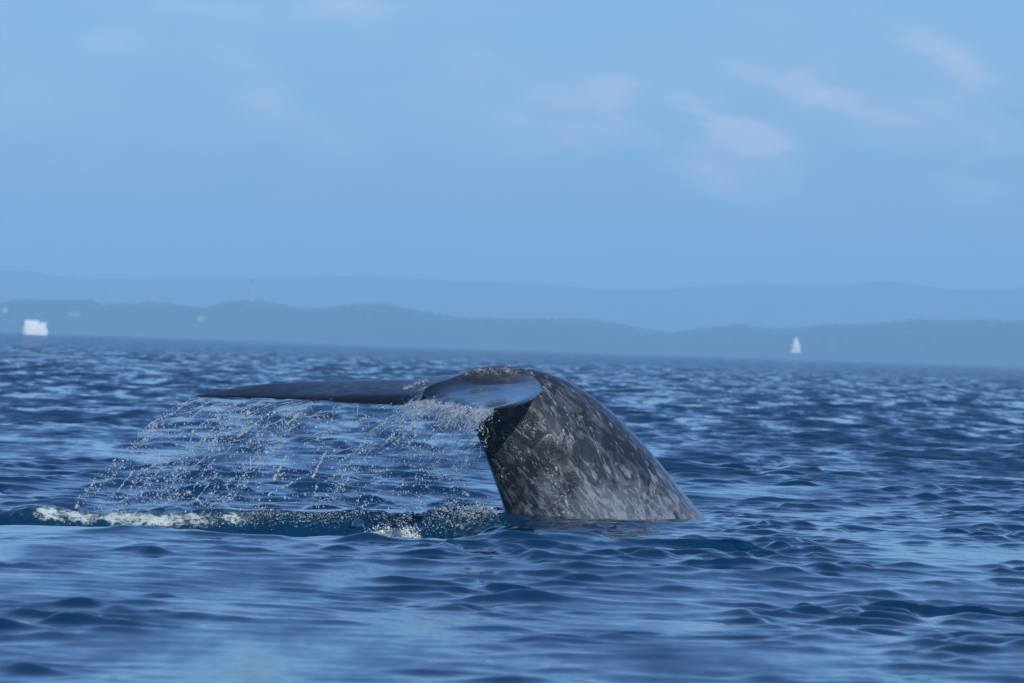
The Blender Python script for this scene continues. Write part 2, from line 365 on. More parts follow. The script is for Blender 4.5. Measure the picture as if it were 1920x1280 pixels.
# small far buildings: walls, pitched or flat roof, window openings
def house(px, py, wpx, hpx, label, Y=8700.0, wall=PALE, pitched=True):
    p = pt(px, py, Y); s = Y / FPX; W = wpx * s; H = hpx * s
    o = empty('coastal_house', p, rng.uniform(-.3, .3)); tag(o, label, 'building', 'pale buildings scattered on the far shore')
    bm = bmesh.new(); bm_box(bm, -W / 2, W / 2, -W * .35, W * .35, -2, H * (.7 if pitched else .92)); fin('wall', bm, wall, o)
    bm = bmesh.new(); e = W * .06
    if pitched:
        a = [(-W / 2 - e, -W * .35 - e, H * .7 + .02), (W / 2 + e, -W * .35 - e, H * .7 + .02), (W / 2 + e, W * .35 + e, H * .7 + .02), (-W / 2 - e, W * .35 + e, H * .7 + .02), (-W * .25, 0, H), (W * .25, 0, H)]
        v = [bm.verts.new(q) for q in a]
        for f in ((0, 1, 5, 4), (1, 2, 5), (2, 3, 4, 5), (3, 0, 4), (3, 2, 1, 0)): bm.faces.new([v[i] for i in f])
    else: bm_box(bm, -W / 2 - e, W / 2 + e, -W * .35 - e, W * .35 + e, H * .92 + .02, H)
    fin('roof', bm, ROOFM if pitched else wall, o)
    nw = 3; me = None
    for k in range(nw):
        x = (k - 1) * W * .3
        if me is None:
            bm = bmesh.new(); bm_box(bm, -W * .06, W * .06, -W * .35 - .12, -W * .35 + .1, H * .25, H * .5); ob = fin('window', bm, GLASS, o); me = ob.data
        else: ob = link('window', me, o)
        ob.location.x = x
    return o
house(9, 584, 9, 8, 'pale small house high on the shore at the far left edge of the coast')
house(140, 596, 20, 12, 'wide faint buff building on the slope right of the white boat')
house(376, 604, 14, 12, 'pale gabled house halfway up the slope below the white lighthouse ridge', wall=simple('cream_wall', (.3, .28, .25)))
house(322, 637, 16, 6, 'low flat building at the water line between the white boat and the lighthouse', pitched=False)
house(497, 641, 12, 9, 'small pale house at the water line just right below the lighthouse')
house(834, 631, 9, 8, 'tiny pale house low on the shore above the whale flukes')
house(1176, 657, 13, 13, 'pale block at the water line above the arched tail stock', wall=simple('chalk_wall', (.8, .8, .75)), pitched=False)
house(1666, 662, 15, 10, 'pale low house right of the bell-shaped white building', wall=simple('plaster_wall', (.7, .7, .65)))
house(1898, 683, 11, 8, 'small pale house at the far right edge of the coast')

# lighthouse on the headland
def lighthouse():
    base = pt(472, 577, 8990); top = pt(472, 521, 8990); H = top.z - base.z
    o = empty('lighthouse', base); tag(o, 'slender pale lighthouse standing above the coastal hill at left', 'lighthouse')
    bm = bmesh.new(); bm_lathe(bm, [(H * .095, -6), (H * .09, H * .05), (H * .07, H * .45), (H * .062, H * .8)], 8); fin('tower', bm, GREYED, o)
    bm = bmesh.new(); bm_lathe(bm, [(H * .085, H * .8 + .05), (H * .085, H * .825)], 16); fin('gallery', bm, GREYED, o)
    bm = bmesh.new(); bm_lathe(bm, [(H * .045, H * .825 + .05), (H * .045, H * .92)], 12); fin('lantern_room', bm, GLASS, o)
    bm = bmesh.new(); bm_lathe(bm, [(H * .056, H * .92 + .05), (H * .035, H * .97), (H * .004, H)], 12); fin('dome_roof', bm, GREYED, o, True)
    for k in range(5):
        bm = bmesh.new(); bm_box(bm, -.6, .6, -.25, .2, 0, 2.0); w_ = fin('window', bm, GLASS, o); w_.location = (0, -H * (.088 - .005 * k), H * (.12 + .14 * k))
lighthouse()
def mast():
    base = pt(210, 578, 9030); top = pt(210, 527, 9030); H = top.z - base.z
    o = empty('lattice_mast', base); tag(o, 'faint thin lattice mast on the ridge left of the lighthouse', 'mast')
    for sx in (-1, 1):
        for sy in (-1, 1):
            bm = bmesh.new(); 
            a = [(sx * 3 - .25, sy * 3 - .25, -4), (sx * 3 + .25, sy * 3 - .25, -4), (sx * 3 + .25, sy * 3 + .25, -4), (sx * 3 - .25, sy * 3 + .25, -4)]
            bq = [(sx * .6 - .2, sy * .6 - .2, H), (sx * .6 + .2, sy * .6 - .2, H), (sx * .6 + .2, sy * .6 + .2, H), (sx * .6 - .2, sy * .6 + .2, H)]
            v = [bm.verts.new(q) for q in a + bq]
            for f in ((0, 3, 2, 1), (4, 5, 6, 7), (0, 1, 5, 4), (1, 2, 6, 5), (2, 3, 7, 6), (3, 0, 4, 7)): bm.faces.new([v[i] for i in f])
            fin('leg', bm, PALE, o)
    for k in range(9):
        z = H * k / 9; r = 3 - 2.4 * z / H
        for y_ in (-r, r):
            bm = bmesh.new(); bm_box(bm, -r, r, y_ - .12, y_ + .12, z, z + .3); fin('crossbar', bm, PALE, o)
mast()
# bell-shaped white shrine on the right shore
def stupa():
    Y = 8600.0; base = pt(1492, 656, Y); s = Y / FPX
    o = empty('domed_shrine', base); tag(o, 'bright white bell-shaped building low on the shore at right', 'building')
    u = s * 0.88
    bm = bmesh.new(); bm_box(bm, -9.9 * u, 9.9 * u, -9.9 * u, 9.9 * u, -4, 2.5 * u); fin('terrace', bm, WHITE, o)
    bm = bmesh.new(); bm_lathe(bm, [(9.5 * u, 2.5 * u + .05), (9.8 * u, 5 * u), (9.4 * u, 10 * u), (8.2 * u, 14 * u), (6.2 * u, 17.5 * u), (4.8 * u, 19 * u)], 28); fin('dome', bm, WHITE, o, True)
    bm = bmesh.new(); bm_box(bm, -4.2 * u, 4.2 * u, -4.2 * u, 4.2 * u, 19 * u + .05, 22.5 * u); fin('square_neck', bm, WHITE, o)
    bm = bmesh.new(); bm_lathe(bm, [(3.6 * u, 22.5 * u + .05), (3.2 * u, 24.5 * u), (1.2 * u, 26 * u)], 14); fin('spire', bm, WHITE, o, True)
stupa()
# white boat on the horizon at left
def boat():
    Y = 2900.0; s = Y / FPX; p = pt(66, 618, Y)
    o = empty('white_boat', (p.x, Y, 0.0)); tag(o, 'bright white boxy boat on the horizon at far left', 'boat')
    k = s
    bm = bmesh.new(); secs = []
    for (x, wd, zt) in ((-25, .4, 13), (-22, 3, 12.4), (-17, 5.5, 12), (-5, 6.5, 11.5), (10, 6.5, 11), (21, 6, 11), (23.5, 5.6, 11)):
        xb = x + (3.5 if x < -20 else (1 if x < -15 else 0))
        secs.append([bm.verts.new((xb * k, -wd * .75 * k, -1.5)), bm.verts.new((x * k, -wd * k, zt * k)), bm.verts.new((x * k, wd * k, zt * k)), bm.verts.new((xb * k, wd * .75 * k, -1.5))])
    for a, b in zip(secs, secs[1:]):
        for i in range(4): bm.faces.new((a[i], a[(i + 1) % 4], b[(i + 1) % 4], b[i]))
    bm.faces.new(secs[0]); bm.faces.new(secs[-1][::-1]); bmesh.ops.recalc_face_normals(bm, faces=bm.faces); fin('hull', bm, HULLM, o)
    bm = bmesh.new(); bm_box(bm, -20 * k, 20.5 * k, -5 * k, 5 * k, 11.6 * k, 19 * k); fin('main_cabin', bm, HULLM, o)
    bm = bmesh.new(); bm_box(bm, -19 * k, 21.5 * k, -5.4 * k, 5.4 * k, 19.05 * k, 20 * k); fin('upper_deck', bm, HULLM, o)
    bm = bmesh.new(); bm_box(bm, -19.5 * k, 7 * k, -4.4 * k, 4.4 * k, 20.05 * k, 26 * k); fin('wheelhouse', bm, HULLM, o)
    bm = bmesh.new(); bm_box(bm, -20.5 * k, 8.5 * k, -4.9 * k, 4.9 * k, 26.05 * k, 27 * k); fin('canopy_roof', bm, HULLM, o)
    for i in range(7):
        bm = bmesh.new(); bm_box(bm, -1.1 * k, 1.1 * k, -5.06 * k, -4.9 * k, 15.2 * k, 16.6 * k); q = fin('window', bm, PALE, o); q.location.x = (-16 + i * 5.4) * k
    bm = bmesh.new(); bm_lathe(bm, [(.35 * k, 27 * k), (.15 * k, 31 * k)], 8); m_ = fin('mast', bm, HULLM, o); m_.location.x = -4 * k
    for sx in (20.6,):
        for sy in (-5, 5):
            bm = bmesh.new(); bm_lathe(bm, [(.35 * k, 20.05 * k), (.35 * k, 24.3 * k)], 8); q = fin('post', bm, HULLM, o); q.location = (sx * k, sy * k * .9, 0)
    bm = bmesh.new(); bm_box(bm, 7.2 * k, 21.6 * k, -5.1 * k, 5.1 * k, 24.35 * k, 25 * k); fin('awning', bm, HULLM, o)
    bm = bmesh.new(); bm_box(bm, 9 * k, 19 * k, -4 * k, 4 * k, 20.05 * k, 22.6 * k); fin('bench_block', bm, HULLM, o)
boat()

# ------------------------------------------------------------------ the whale's tail
TH = R(32); TAN = math.tan(TH); S = DIST / FPX
def sagY(px): return DIST + (px - 990) * S * TAN
LAT = Vector((-math.sin(TH), math.cos(TH), 0))        # away from the camera
def stock_mesh():
    D = [(1470, 1230), (1404, 1090), (1334, 988), (1282, 926), (1228, 858), (1177, 801), (1124, 752), (1072, 716), (1018, 695), (972, 686), (932, 683), (893, 689), (860, 702), (828, 714), (800, 725)]
    Vn = [(1000, 1180), (975, 1070), (957, 988), (940, 930), (922, 880), (906, 838), (891, 806), (880, 788), (869, 774), (852, 765), (838, 757), (824, 749), (812, 741), (804, 737), (798, 735)]
    W = [.86, .80, .74, .68, .62, .55, .47, .39, .30, .22, .17, .13, .10, .07, .04]
    rings = crom([(*d, *v, w_) for d, v, w_ in zip(D, Vn, W)], 110)
    n = 48; verts = []
    for r in rings:
        d = pt(r[0], r[1], sagY(r[0])); v = pt(r[2], r[3], sagY(r[2])); c = (d + v) / 2; h = (d - v) / 2
        for k in range(n):
            a = 2 * math.pi * k / n; s_ = math.sin(a); cc = math.cos(a)
            lat = math.copysign(abs(s_) ** 1.3, s_) * r[4]
            verts.append(c + h * (cc * 0.985) + LAT * (lat))
    return np.array([v[:] for v in verts]), n
def grid_closed(verts, n, flip=False):
    m = len(verts) // n; i = np.arange(m - 1)[:, None] * n
    j = np.arange(n)[None]; a = i + j; b = i + (j + 1) % n
    Q = np.stack([a, b, b + n, a + n], -1).reshape(-1, 4)
    if flip: Q = Q[:, ::-1]
    return Q
def fluke_mesh(Lp, Tp, thick, curl, upk=0.75):
    """Lp/Tp: rows (px, py, Y); thick per row; airfoil section between leading and trailing edge"""
    m = 70; Lc = crom(Lp, m); Tc = crom(Tp, m); th = np.interp(np.linspace(0, 1, m), np.linspace(0, 1, len(thick)), thick)
    cu = np.interp(np.linspace(0, 1, m), np.linspace(0, 1, len(curl)), curl)
    n = 40; verts = []
    for i in range(m):
        a = pt(*Lc[i]); b = pt(*Tc[i])
        for k in range(n):
            ph = 2 * math.pi * k / n; x = (1 - math.cos(ph)) / 2; up = math.sin(ph)
            prof = abs(up) ** 0.9 * (1 - 0.45 * x)
            z = math.copysign(prof, up) * th[i] * (upk if up > 0 else 1.0)
            z -= cu[i] * max(0, (x - 0.86) / 0.14) ** 2
            # scalloped trailing edge
            sc = 0.012 * math.sin(i * 0.9) * max(0, x - .9) * 10
            p = a.lerp(b, x); verts.append((p.x, p.y, p.z + z + sc * .4))
    return np.array(verts), n
def uvY(u, v): return DIST - u * math.sin(TH) + v * math.cos(TH)
farL = [(985, 722, uvY(0, 0)), (920, 704, uvY(.15, .5)), (850, 705, uvY(.35, .9)), (784, 712, uvY(.55, 1.3)), (700, 713, uvY(.82, 1.7)), (600, 714.5, uvY(1.2, 2.2)), (500, 719, uvY(1.6, 2.6)), (430, 728, uvY(1.95, 2.85)), (358, 742.5, uvY(2.3, 3.0))]
farT = [(790, 737, uvY(1.35, 0)), (775, 744, uvY(1.37, .2)), (745, 748, uvY(1.42, .45)), (700, 748, uvY(1.5, .75)), (630, 747, uvY(1.65, 1.15)), (560, 746, uvY(1.82, 1.7)), (480, 745, uvY(2.0, 2.25)), (420, 744, uvY(2.15, 2.6)), (358, 742.5, uvY(2.3, 3.0))]
nearL = [(985, 703, uvY(0, 0)), (1003, 709, uvY(.05, 0.74 * -.3)), (1016, 722, uvY(.15, 0.74 * -.7)), (1016, 733, uvY(.4, 0.74 * -1.2)), (1003, 744, uvY(.8, 0.74 * -1.8)), (978, 754, uvY(1.3, 0.74 * -2.35)), (950, 760, uvY(1.8, 0.74 * -2.7)), (924, 765, uvY(2.25, 0.74 * -2.95))]
nearT = [(790, 727, uvY(1.35, 0)), (802, 739, uvY(1.38, 0.74 * -.25)), (818, 747, uvY(1.45, 0.74 * -.6)), (842, 752, uvY(1.6, 0.74 * -1.05)), (866, 758, uvY(1.72, 0.74 * -1.5)), (890, 763, uvY(1.9, 0.74 * -2.0)), (908, 765, uvY(2.05, 0.74 * -2.45)), (924, 765, uvY(2.25, 0.74 * -2.95))]

def whale_skin():
    m, t, b = mat('wet_whale_skin'); tcn = nd(t, 'ShaderNodeNewGeometry')
    pos = tcn.outputs['Position']
    def mapped(scale, rot=(0, 0, 0)):
        q0 = nd(t, 'ShaderNodeMapping'); q0.inputs['Rotation'].default_value = rot; t.links.new(pos, q0.inputs[0])
        q = nd(t, 'ShaderNodeMapping'); q.inputs['Scale'].default_value = scale
        t.links.new(q0.outputs[0], q.inputs[0]); return q.outputs[0]
    # mottling: streaky pale flecks that follow the body's length (down to the right)
    r0 = (0, R(-52), 0)
    warp = nd(t, 'ShaderNodeTexNoise', Scale=2.2, Detail=3.0); t.links.new(pos, warp.inputs['Vector'])
    def warped(vec, amt):
        a = nd(t, 'ShaderNodeVectorMath', operation='SCALE'); a.inputs['Scale'].default_value = amt; t.links.new(warp.outputs['Color'], a.inputs[0])
        c = nd(t, 'ShaderNodeVectorMath', operation='ADD'); t.links.new(vec, c.inputs[0]); t.links.new(a.outputs[0], c.inputs[1]); return c.outputs[0]
    f1 = nd(t, 'ShaderNodeTexNoise', Scale=1.0, Detail=4.0, Roughness=0.6, Distortion=0.6); t.links.new(warped(mapped((19, 14, 7), (0, R(38), 0)), 1.2), f1.inputs['Vector'])
    f2 = nd(t, 'ShaderNodeTexNoise', Scale=1.0, Detail=5.0, Roughness=0.65, Distortion=1.2); t.links.new(warped(mapped((5.8, 4.6, 3.8), (0, R(38), 0)), 1.0), f2.inputs['Vector'])
    big = nd(t, 'ShaderNodeTexNoise', Scale=1.1, Detail=2.0); t.links.new(pos, big.inputs['Vector'])
    sx = nd(t, 'ShaderNodeSeparateXYZ'); t.links.new(pos, sx.inputs[0])
    # paler towards the lower flank on the right
    low = mth(t, 'MULTIPLY', mth(t, 'SUBTRACT', 0.75, sx.outputs['Z']), 0.95, True)
    rt = mth(t, 'MULTIPLY', mth(t, 'ADD', sx.outputs['X'], 0.35), 0.9, True)
    dens = mth(t, 'ADD', mth(t, 'MULTIPLY', low, rt), mth(t, 'MULTIPLY', big.outputs['Fac'], 0.30))
    fl = ramp(t, mth(t, 'ADD', f1.outputs['Fac'], mth(t, 'MULTIPLY', dens, 0.20)), [(0.60, 0.0), (0.72, 1.0)])
    bl = ramp(t, mth(t, 'ADD', f2.outputs['Fac'], mth(t, 'MULTIPLY', dens, 0.33)), [(0.56, 0.0), (0.74, 1.0)])
    on_body = mth(t, 'MULTIPLY', mth(t, 'ADD', sx.outputs['X'], 0.42), 3.0, True)
    base = mixc(t, big.outputs['Fac'], (0.009, 0.012, 0.019), (0.022, 0.027, 0.038))
    base = mixc(t, mth(t, 'MULTIPLY', bl, 0.75), base, (0.100, 0.117, 0.146))
    base = mixc(t, mth(t, 'MULTIPLY', mth(t, 'MULTIPLY', fl, 0.72), on_body), base, (0.20, 0.235, 0.285))
    # the flukes are a darker, evener slate
    dark = mth(t, 'MULTIPLY', mth(t, 'SUBTRACT', -0.55, sx.outputs['X']), 2.5, True)
    nearf = mth(t, 'MULTIPLY', mth(t, 'MULTIPLY', mth(t, 'SUBTRACT', 59.55, sx.outputs['Y']), 4.0, True), mth(t, 'MULTIPLY', mth(t, 'SUBTRACT', sx.outputs['Z'], 1.12), 12.0, True))
    nearf = mth(t, 'MULTIPLY', nearf, mth(t, 'MULTIPLY', mth(t, 'SUBTRACT', 0.42, sx.outputs['X']), 8.0, True))
    dark = mth(t, 'MAXIMUM', dark, nearf)
    base = mixc(t, dark, base, (0.005, 0.007, 0.012))
    t.links.new(base, b.inputs['Base Color'])
    rg = nd(t, 'ShaderNodeTexNoise', Scale=7.0, Detail=4.0); t.links.new(pos, rg.inputs['Vector'])
    t.links.new(ramp(t, rg.outputs['Fac'], [(0.35, 0.26), (0.7, 0.45)]), b.inputs['Roughness'])
    b.inputs['IOR'].default_value = 1.38
    COATW, COATR = b.inputs['Coat Weight'], b.inputs['Coat Roughness']; b.inputs['Coat IOR'].default_value = 1.33
    # trickling water: sparkling relief in streaks that run downhill
    sn = nd(t, 'ShaderNodeTexNoise', Scale=1.0, Detail=3.0, Roughness=0.6); t.links.new(mapped((5.2, 5.2, 1.3), (0, R(28), 0)), sn.inputs['Vector'])
    smask = mth(t, 'MULTIPLY', ramp(t, sn.outputs['Fac'], [(0.58, 0.0), (0.70, 1.0)]), mth(t, 'SUBTRACT', 1.0, dark))
    for (px, py, dy, rad) in ((784, 719, -.4, .10), (925, 692, -.1, .20), (1048, 925, -.5, .14), (1062, 968, -.5, .13), (985, 800, -.4, .10), (955, 850, -.35, .10), (925, 815, -.3, .14), (1030, 850, -.5, .09)):
        c = pt(px, py, sagY(px) + dy); dv = nd(t, 'ShaderNodeVectorMath', operation='DISTANCE'); dv.inputs[1].default_value = c; t.links.new(pos, dv.inputs[0])
        smask = mth(t, 'MAXIMUM', smask, mth(t, 'MULTIPLY', mth(t, 'SUBTRACT', rad * 2.4, dv.outputs['Value']), 1.0 / rad, True))
    sp = nd(t, 'ShaderNodeTexNoise', Scale=1.0, Detail=3.0, Roughness=0.65, Distortion=0.8); t.links.new(mapped((60, 60, 38)), sp.inputs['Vector'])
    h1 = mth(t, 'MULTIPLY', sp.outputs['Fac'], smask)
    wet = mth(t, 'MAXIMUM', nearf, smask)
    t.links.new(mth(t, 'SUBTRACT', mth(t, 'ADD', mth(t, 'MULTIPLY', wet, 0.5), 0.5), mth(t, 'MULTIPLY', mth(t, 'SUBTRACT', dark, nearf, True), 0.28)), COATW); t.links.new(mth(t, 'SUBTRACT', 0.17, mth(t, 'MULTIPLY', wet, 0.07)), COATR)
    fine = nd(t, 'ShaderNodeTexNoise', Scale=9.0, Detail=6.0, Roughness=0.6); t.links.new(pos, fine.inputs['Vector'])
    hh = mth(t, 'ADD', h1, mth(t, 'MULTIPLY', fine.outputs['Fac'], mth(t, 'SUBTRACT', 0.22, mth(t, 'MULTIPLY', dark, 0.16))))
    bp = nd(t, 'ShaderNodeBump', Distance=0.030); bp.inputs['Strength'].default_value = 0.8; t.links.new(hh, bp.inputs['Height'])
    t.links.new(bp.outputs[0], b.inputs['Normal'])
    bc = nd(t, 'ShaderNodeBump', Distance=0.045); bc.inputs['Strength'].default_value = 1.0; t.links.new(h1, bc.inputs['Height']); t.links.new(bc.outputs[0], b.inputs['Coat Normal'])
    return m
def whale():
    parts = []
    v, n = stock_mesh(); parts.append((v, n))
    parts.append(fluke_mesh(farL, farT, [.13, .10, .078, .055, .035, .010], [.05, .07, .05, .02, 0, 0]))
    parts.append(fluke_mesh(nearL, nearT, [.17, .135, .10, .065, .036, .010], [.05, .05, .04, .03, .01, 0], 0.72))
    bm = bmesh.new()
    for v, n in parts:
        vs_ = [bm.verts.new(p) for p in v]
        for q in grid_closed(v, n): bm.faces.new([vs_[i] for i in q])
        bm.faces.new(vs_[:n][::-1]); bm.faces.new(vs_[-n:])
    bmesh.ops.remove_doubles(bm, verts=bm.verts, dist=1e-5)
    bmesh.ops.recalc_face_normals(bm, faces=bm.faces)
    me = bpy.data.meshes.new('whale_shell'); bm.to_mesh(me); bm.free()
    tmp = link('whale_shell', me)
    r = tmp.modifiers.new('remesh', 'REMESH'); r.mode = 'VOXEL'; r.voxel_size = 0.016; r.use_smooth_shade = True
    s = tmp.modifiers.new('smooth', 'SMOOTH'); s.factor = 0.5; s.iterations = 12
    dg = bpy.context.evaluated_depsgraph_get(); ev = tmp.evaluated_get(dg)
    me2 = bpy.data.meshes.new_from_object(ev); bpy.data.objects.remove(tmp, do_unlink=True)
    co = np.empty(len(me2.vertices) * 3, np.float32); me2.vertices.foreach_get('co', co); co = co.reshape(-1, 3)
    # shift origin to the tail's base at the water
    me2.materials.clear(); me2.materials.append(whale_skin())
    me2.polygons.foreach_set('use_smooth', [True] * len(me2.polygons)); me2.name = 'whale'
    o = link('whale', me2)
    tag(o, 'dark mottled grey whale tail arching out of the sea with flukes spread', 'whale')
    print('whale verts', len(me2.vertices))
    return o
WH = whale()

# ------------------------------------------------------------------ water thrown by the flukes
def water_mat(name, milky, tintc=(1, 1, 1)):
    m, t, b = mat(name); b.inputs['Base Color'].default_value = (*tintc, 1); b.inputs['Transmission Weight'].default_value = 1 - milky
    b.inputs['IOR'].default_value = 1.333; b.inputs['Roughness'].default_value = 0.03; return m
DROP = water_mat('falling_water', 0.33, (.84, .94, 1)); CLEAR = water_mat('clear_water', 0.05)
FOAMM, ft, fb = mat('foam_bubbles'); fb.inputs['Base Color'].default_value = (.66, .76, .76, 1); fb.inputs['Roughness'].default_value = 0.25; fb.inputs['Transmission Weight'].default_value = .45; fb.inputs['IOR'].default_value = 1.333

WFOAM, wt, wb = mat('white_foam'); wb.inputs['Base Color'].default_value = (.62, .68, .70, 1); wb.inputs['Roughness'].default_value = 0.4
class Drops:
    def __init__(s): s.c = []; s.m = []; s.tv = []; s.tf = []; s.nv = 0
    def drop(s, p, r, d=(0, 0, -1), el=1.0):
        d = Vector(d).normalized(); q = d.to_track_quat('Z', 'Y').to_matrix()
        j = [rng.uniform(.8, 1.2) for _ in range(2)]
        M = np.array(q) @ np.diag([r * j[0], r * j[1], r * el]); s.c.append(tuple(p)); s.m.append(M)
    def string(s, P, r0):
        n = 6; k = len(P); ph = rng.uniform(0, 6)
        for i, p in enumerate(P):
            f = i / (k - 1); r = r0 * (math.sin(math.pi * min(max(f, .03), .97)) ** .5) * (0.65 + .35 * math.sin(i * 1.9 + ph)) * rng.uniform(.7, 1.2)
            t_ = (P[min(i + 1, k - 1)] - P[max(i - 1, 0)]).normalized(); a = t_.cross(Vector((0, 1, 0))); a = a.normalized() if a.length > .01 else Vector((1, 0, 0)); b = t_.cross(a)
            for j in range(n):
                an = 2 * math.pi * j / n; s.tv.append(tuple(p + (a * math.cos(an) + b * math.sin(an)) * r))
            if i:
                o = s.nv + (i - 1) * n
                for j in range(n):
                    A, B, C, D_ = o + j, o + (j + 1) % n, o + n + (j + 1) % n, o + n + j
                    s.tf += [(A, B, C), (A, C, D_)]
        s.nv += k * n
    def build(s, name, ico, m):
        v, f = ico; C = np.array(s.c); M = np.array(s.m); V = (np.einsum('nij,kj->nki', M, v) + C[:, None]).reshape(-1, 3)
        F = (f[None] + (np.arange(len(C)) * len(v))[:, None, None]).reshape(-1, 3)
        if s.tv:
            F = np.concatenate([F, np.array(s.tf) + len(V)]); V = np.concatenate([V, np.array(s.tv)])
        return link(name, mesh_np(name, V, F, [m], True, True))
def lerp3(pts, t):
    t = t * (len(pts) - 1); i = min(int(t), len(pts) - 2); f = t - i; return tuple(pts[i][k] * (1 - f) + pts[i + 1][k] * f for k in range(3))

# curtain from the far fluke: falls and drifts to the left
def curtain(name, edge, bottom, nstr, nloose, label, dens_pow, rr, strn):
    """edge / bottom: polylines (px, py, Y) the water leaves from and lands on"""
    dd = Drops(); hubs = rng.random(15)
    def pick():
        return float(np.clip(rng.choice(hubs) + rng.normal(0, .022), 0, 1)) if rng.random() < .7 else rng.random() ** 1.35
    def path(t, f, jx=0.0):
        a = pt(*lerp3(edge, t)); b = pt(*lerp3(bottom, t)); h = f
        p = Vector((a.x + (b.x - a.x) * (h ** .72), a.y + (b.y - a.y) * h, a.z + (b.z - a.z) * h))
        return p + Vector((jx, 0, 0))
    for i in range(nstr):
        t = pick(); f0 = rng.random() ** dens_pow * .9; ln = rng.uniform(.05, .34); nd_ = int(rng.uniform(8, 34)); jx = rng.normal(0, .02); wv = rng.uniform(.006, .03); tt = t + rng.normal(0, .01)
        slant = rng.normal(-.02, .035)
        for k in range(nd_):
            g = rng.random(); f = f0 + ln * g
            if f > 1: continue
            p = path(min(max(tt + slant * g, 0), 1), f, jx + rng.normal(0, wv)); p.y += rng.normal(0, .08); p.z += rng.normal(0, .008)
            dd.drop(p, rr * rng.lognormal(-.1, .42), (rng.normal(-.3, .3), 0, -1), rng.uniform(.9, 1.8))
    for i in range(nstr // 16):                     # heavier slanting rods of water breaking into beads
        t = rng.random(); f0 = rng.uniform(.0, .75); ln = rng.uniform(.1, .3); r_ = rng.uniform(.9, 1.7) * rr; sl = rng.normal(-.03, .03)
        for k in range(int(rng.uniform(25, 70))):
            g = rng.random(); f = f0 + ln * g
            if f > 1: continue
            p = path(min(max(t + sl * g, 0), 1), f, rng.normal(0, .007)); dd.drop(p, r_ * rng.lognormal(-.2, .4), (-.5, 0, -1), rng.uniform(1, 2.6))
    for i in range(nloose):
        t = pick() if rng.random() < .5 else rng.random(); f = rng.random() ** (dens_pow * 1.1); p = path(t, f, rng.normal(0, .05)); p.y += rng.normal(0, .15); p.z += rng.normal(0, .04)
        dd.drop(p, rr * rng.lognormal(-.35, .4), (rng.normal(0, .4), 0, -1), rng.uniform(.8, 1.4))
    for i in range(strn):
        t = rng.random(); f0 = rng.random() ** 2.6 * .5; ln = rng.uniform(.03, .13); jx = rng.normal(0, .02); P = []; sl = rng.normal(-.03, .05); ph = rng.uniform(0, 6)
        for k in range(9):
            g = k / 8; p = path(min(max(t + sl * g, 0), 1), min(f0 + ln * g, 1), jx + .003 * math.sin(g * 7 + ph)); P.append(p)
        dd.string(P, rr * rng.uniform(.6, 1.5))
    o = dd.build(name, ICO1, DROP); tag(o, label, 'water spray', kind='stuff'); return o
edgeA = [(362, 746, uvY(2.28, 2.95)), (440, 748, uvY(2.1, 2.5)), (520, 749, uvY(1.9, 2.0)), (600, 750, uvY(1.72, 1.4)), (760, 756, uvY(1.4, .4))]
botA = [(130, 960, 60.4), (240, 962, 60.3), (330, 962, 60.1), (470, 962, 60.0), (680, 965, 59.6)]
curtain('falling_spray', edgeA, botA, 215, 1500, 'curtain of bright droplets falling from the long left fluke', 1.15, .0050, 90)
edgeB = [(775, 750, uvY(1.37, -.1)), (820, 750, uvY(1.45, -.6)), (866, 760, uvY(1.72, -1.5)), (900, 767, uvY(2.0, -2.3)), (924, 768, uvY(2.25, -2.9))]
botB = [(590, 950, 59.3), (650, 955, 58.8), (720, 960, 58.2), (800, 960, 57.6), (880, 940, 57.2)]
curtain('near_fluke_spray', edgeB, botB, 115, 1500, 'veil of droplets and threads running off the near fluke', 1.4, .0046, 110)
# dense dribbling along the near fluke's trailing edge
dr = Drops()
for i in range(230):
    t = rng.random() ** .8; a = pt(*lerp3(edgeB, t)); a += Vector((rng.normal(0, .01), rng.normal(0, .05), rng.uniform(-.01, .03)))
    ln = rng.uniform(.05, .24); P = [a + Vector((-ln * .75 * g ** .8 + .005 * math.sin(g * 8 + i), 0, -ln * g)) for g in np.linspace(0, 1, 8)]
    dr.string(P, rng.uniform(.002, .006))
for i in range(450):
    t = rng.uniform(.2, 1); a = pt(*lerp3(edgeB, t)); h = rng.exponential(.12); a += Vector((rng.normal(-.6 * h, .05), rng.normal(0, .08), -h)); dr.drop(a, rng.lognormal(-5.55, .35), (-.4, 0, -1), rng.uniform(1, 2))
tag(dr.build('dribbling_water', ICO1, DROP), 'streaming threads of water hanging from the near fluke edge over the dark tail', 'water spray', kind='stuff')

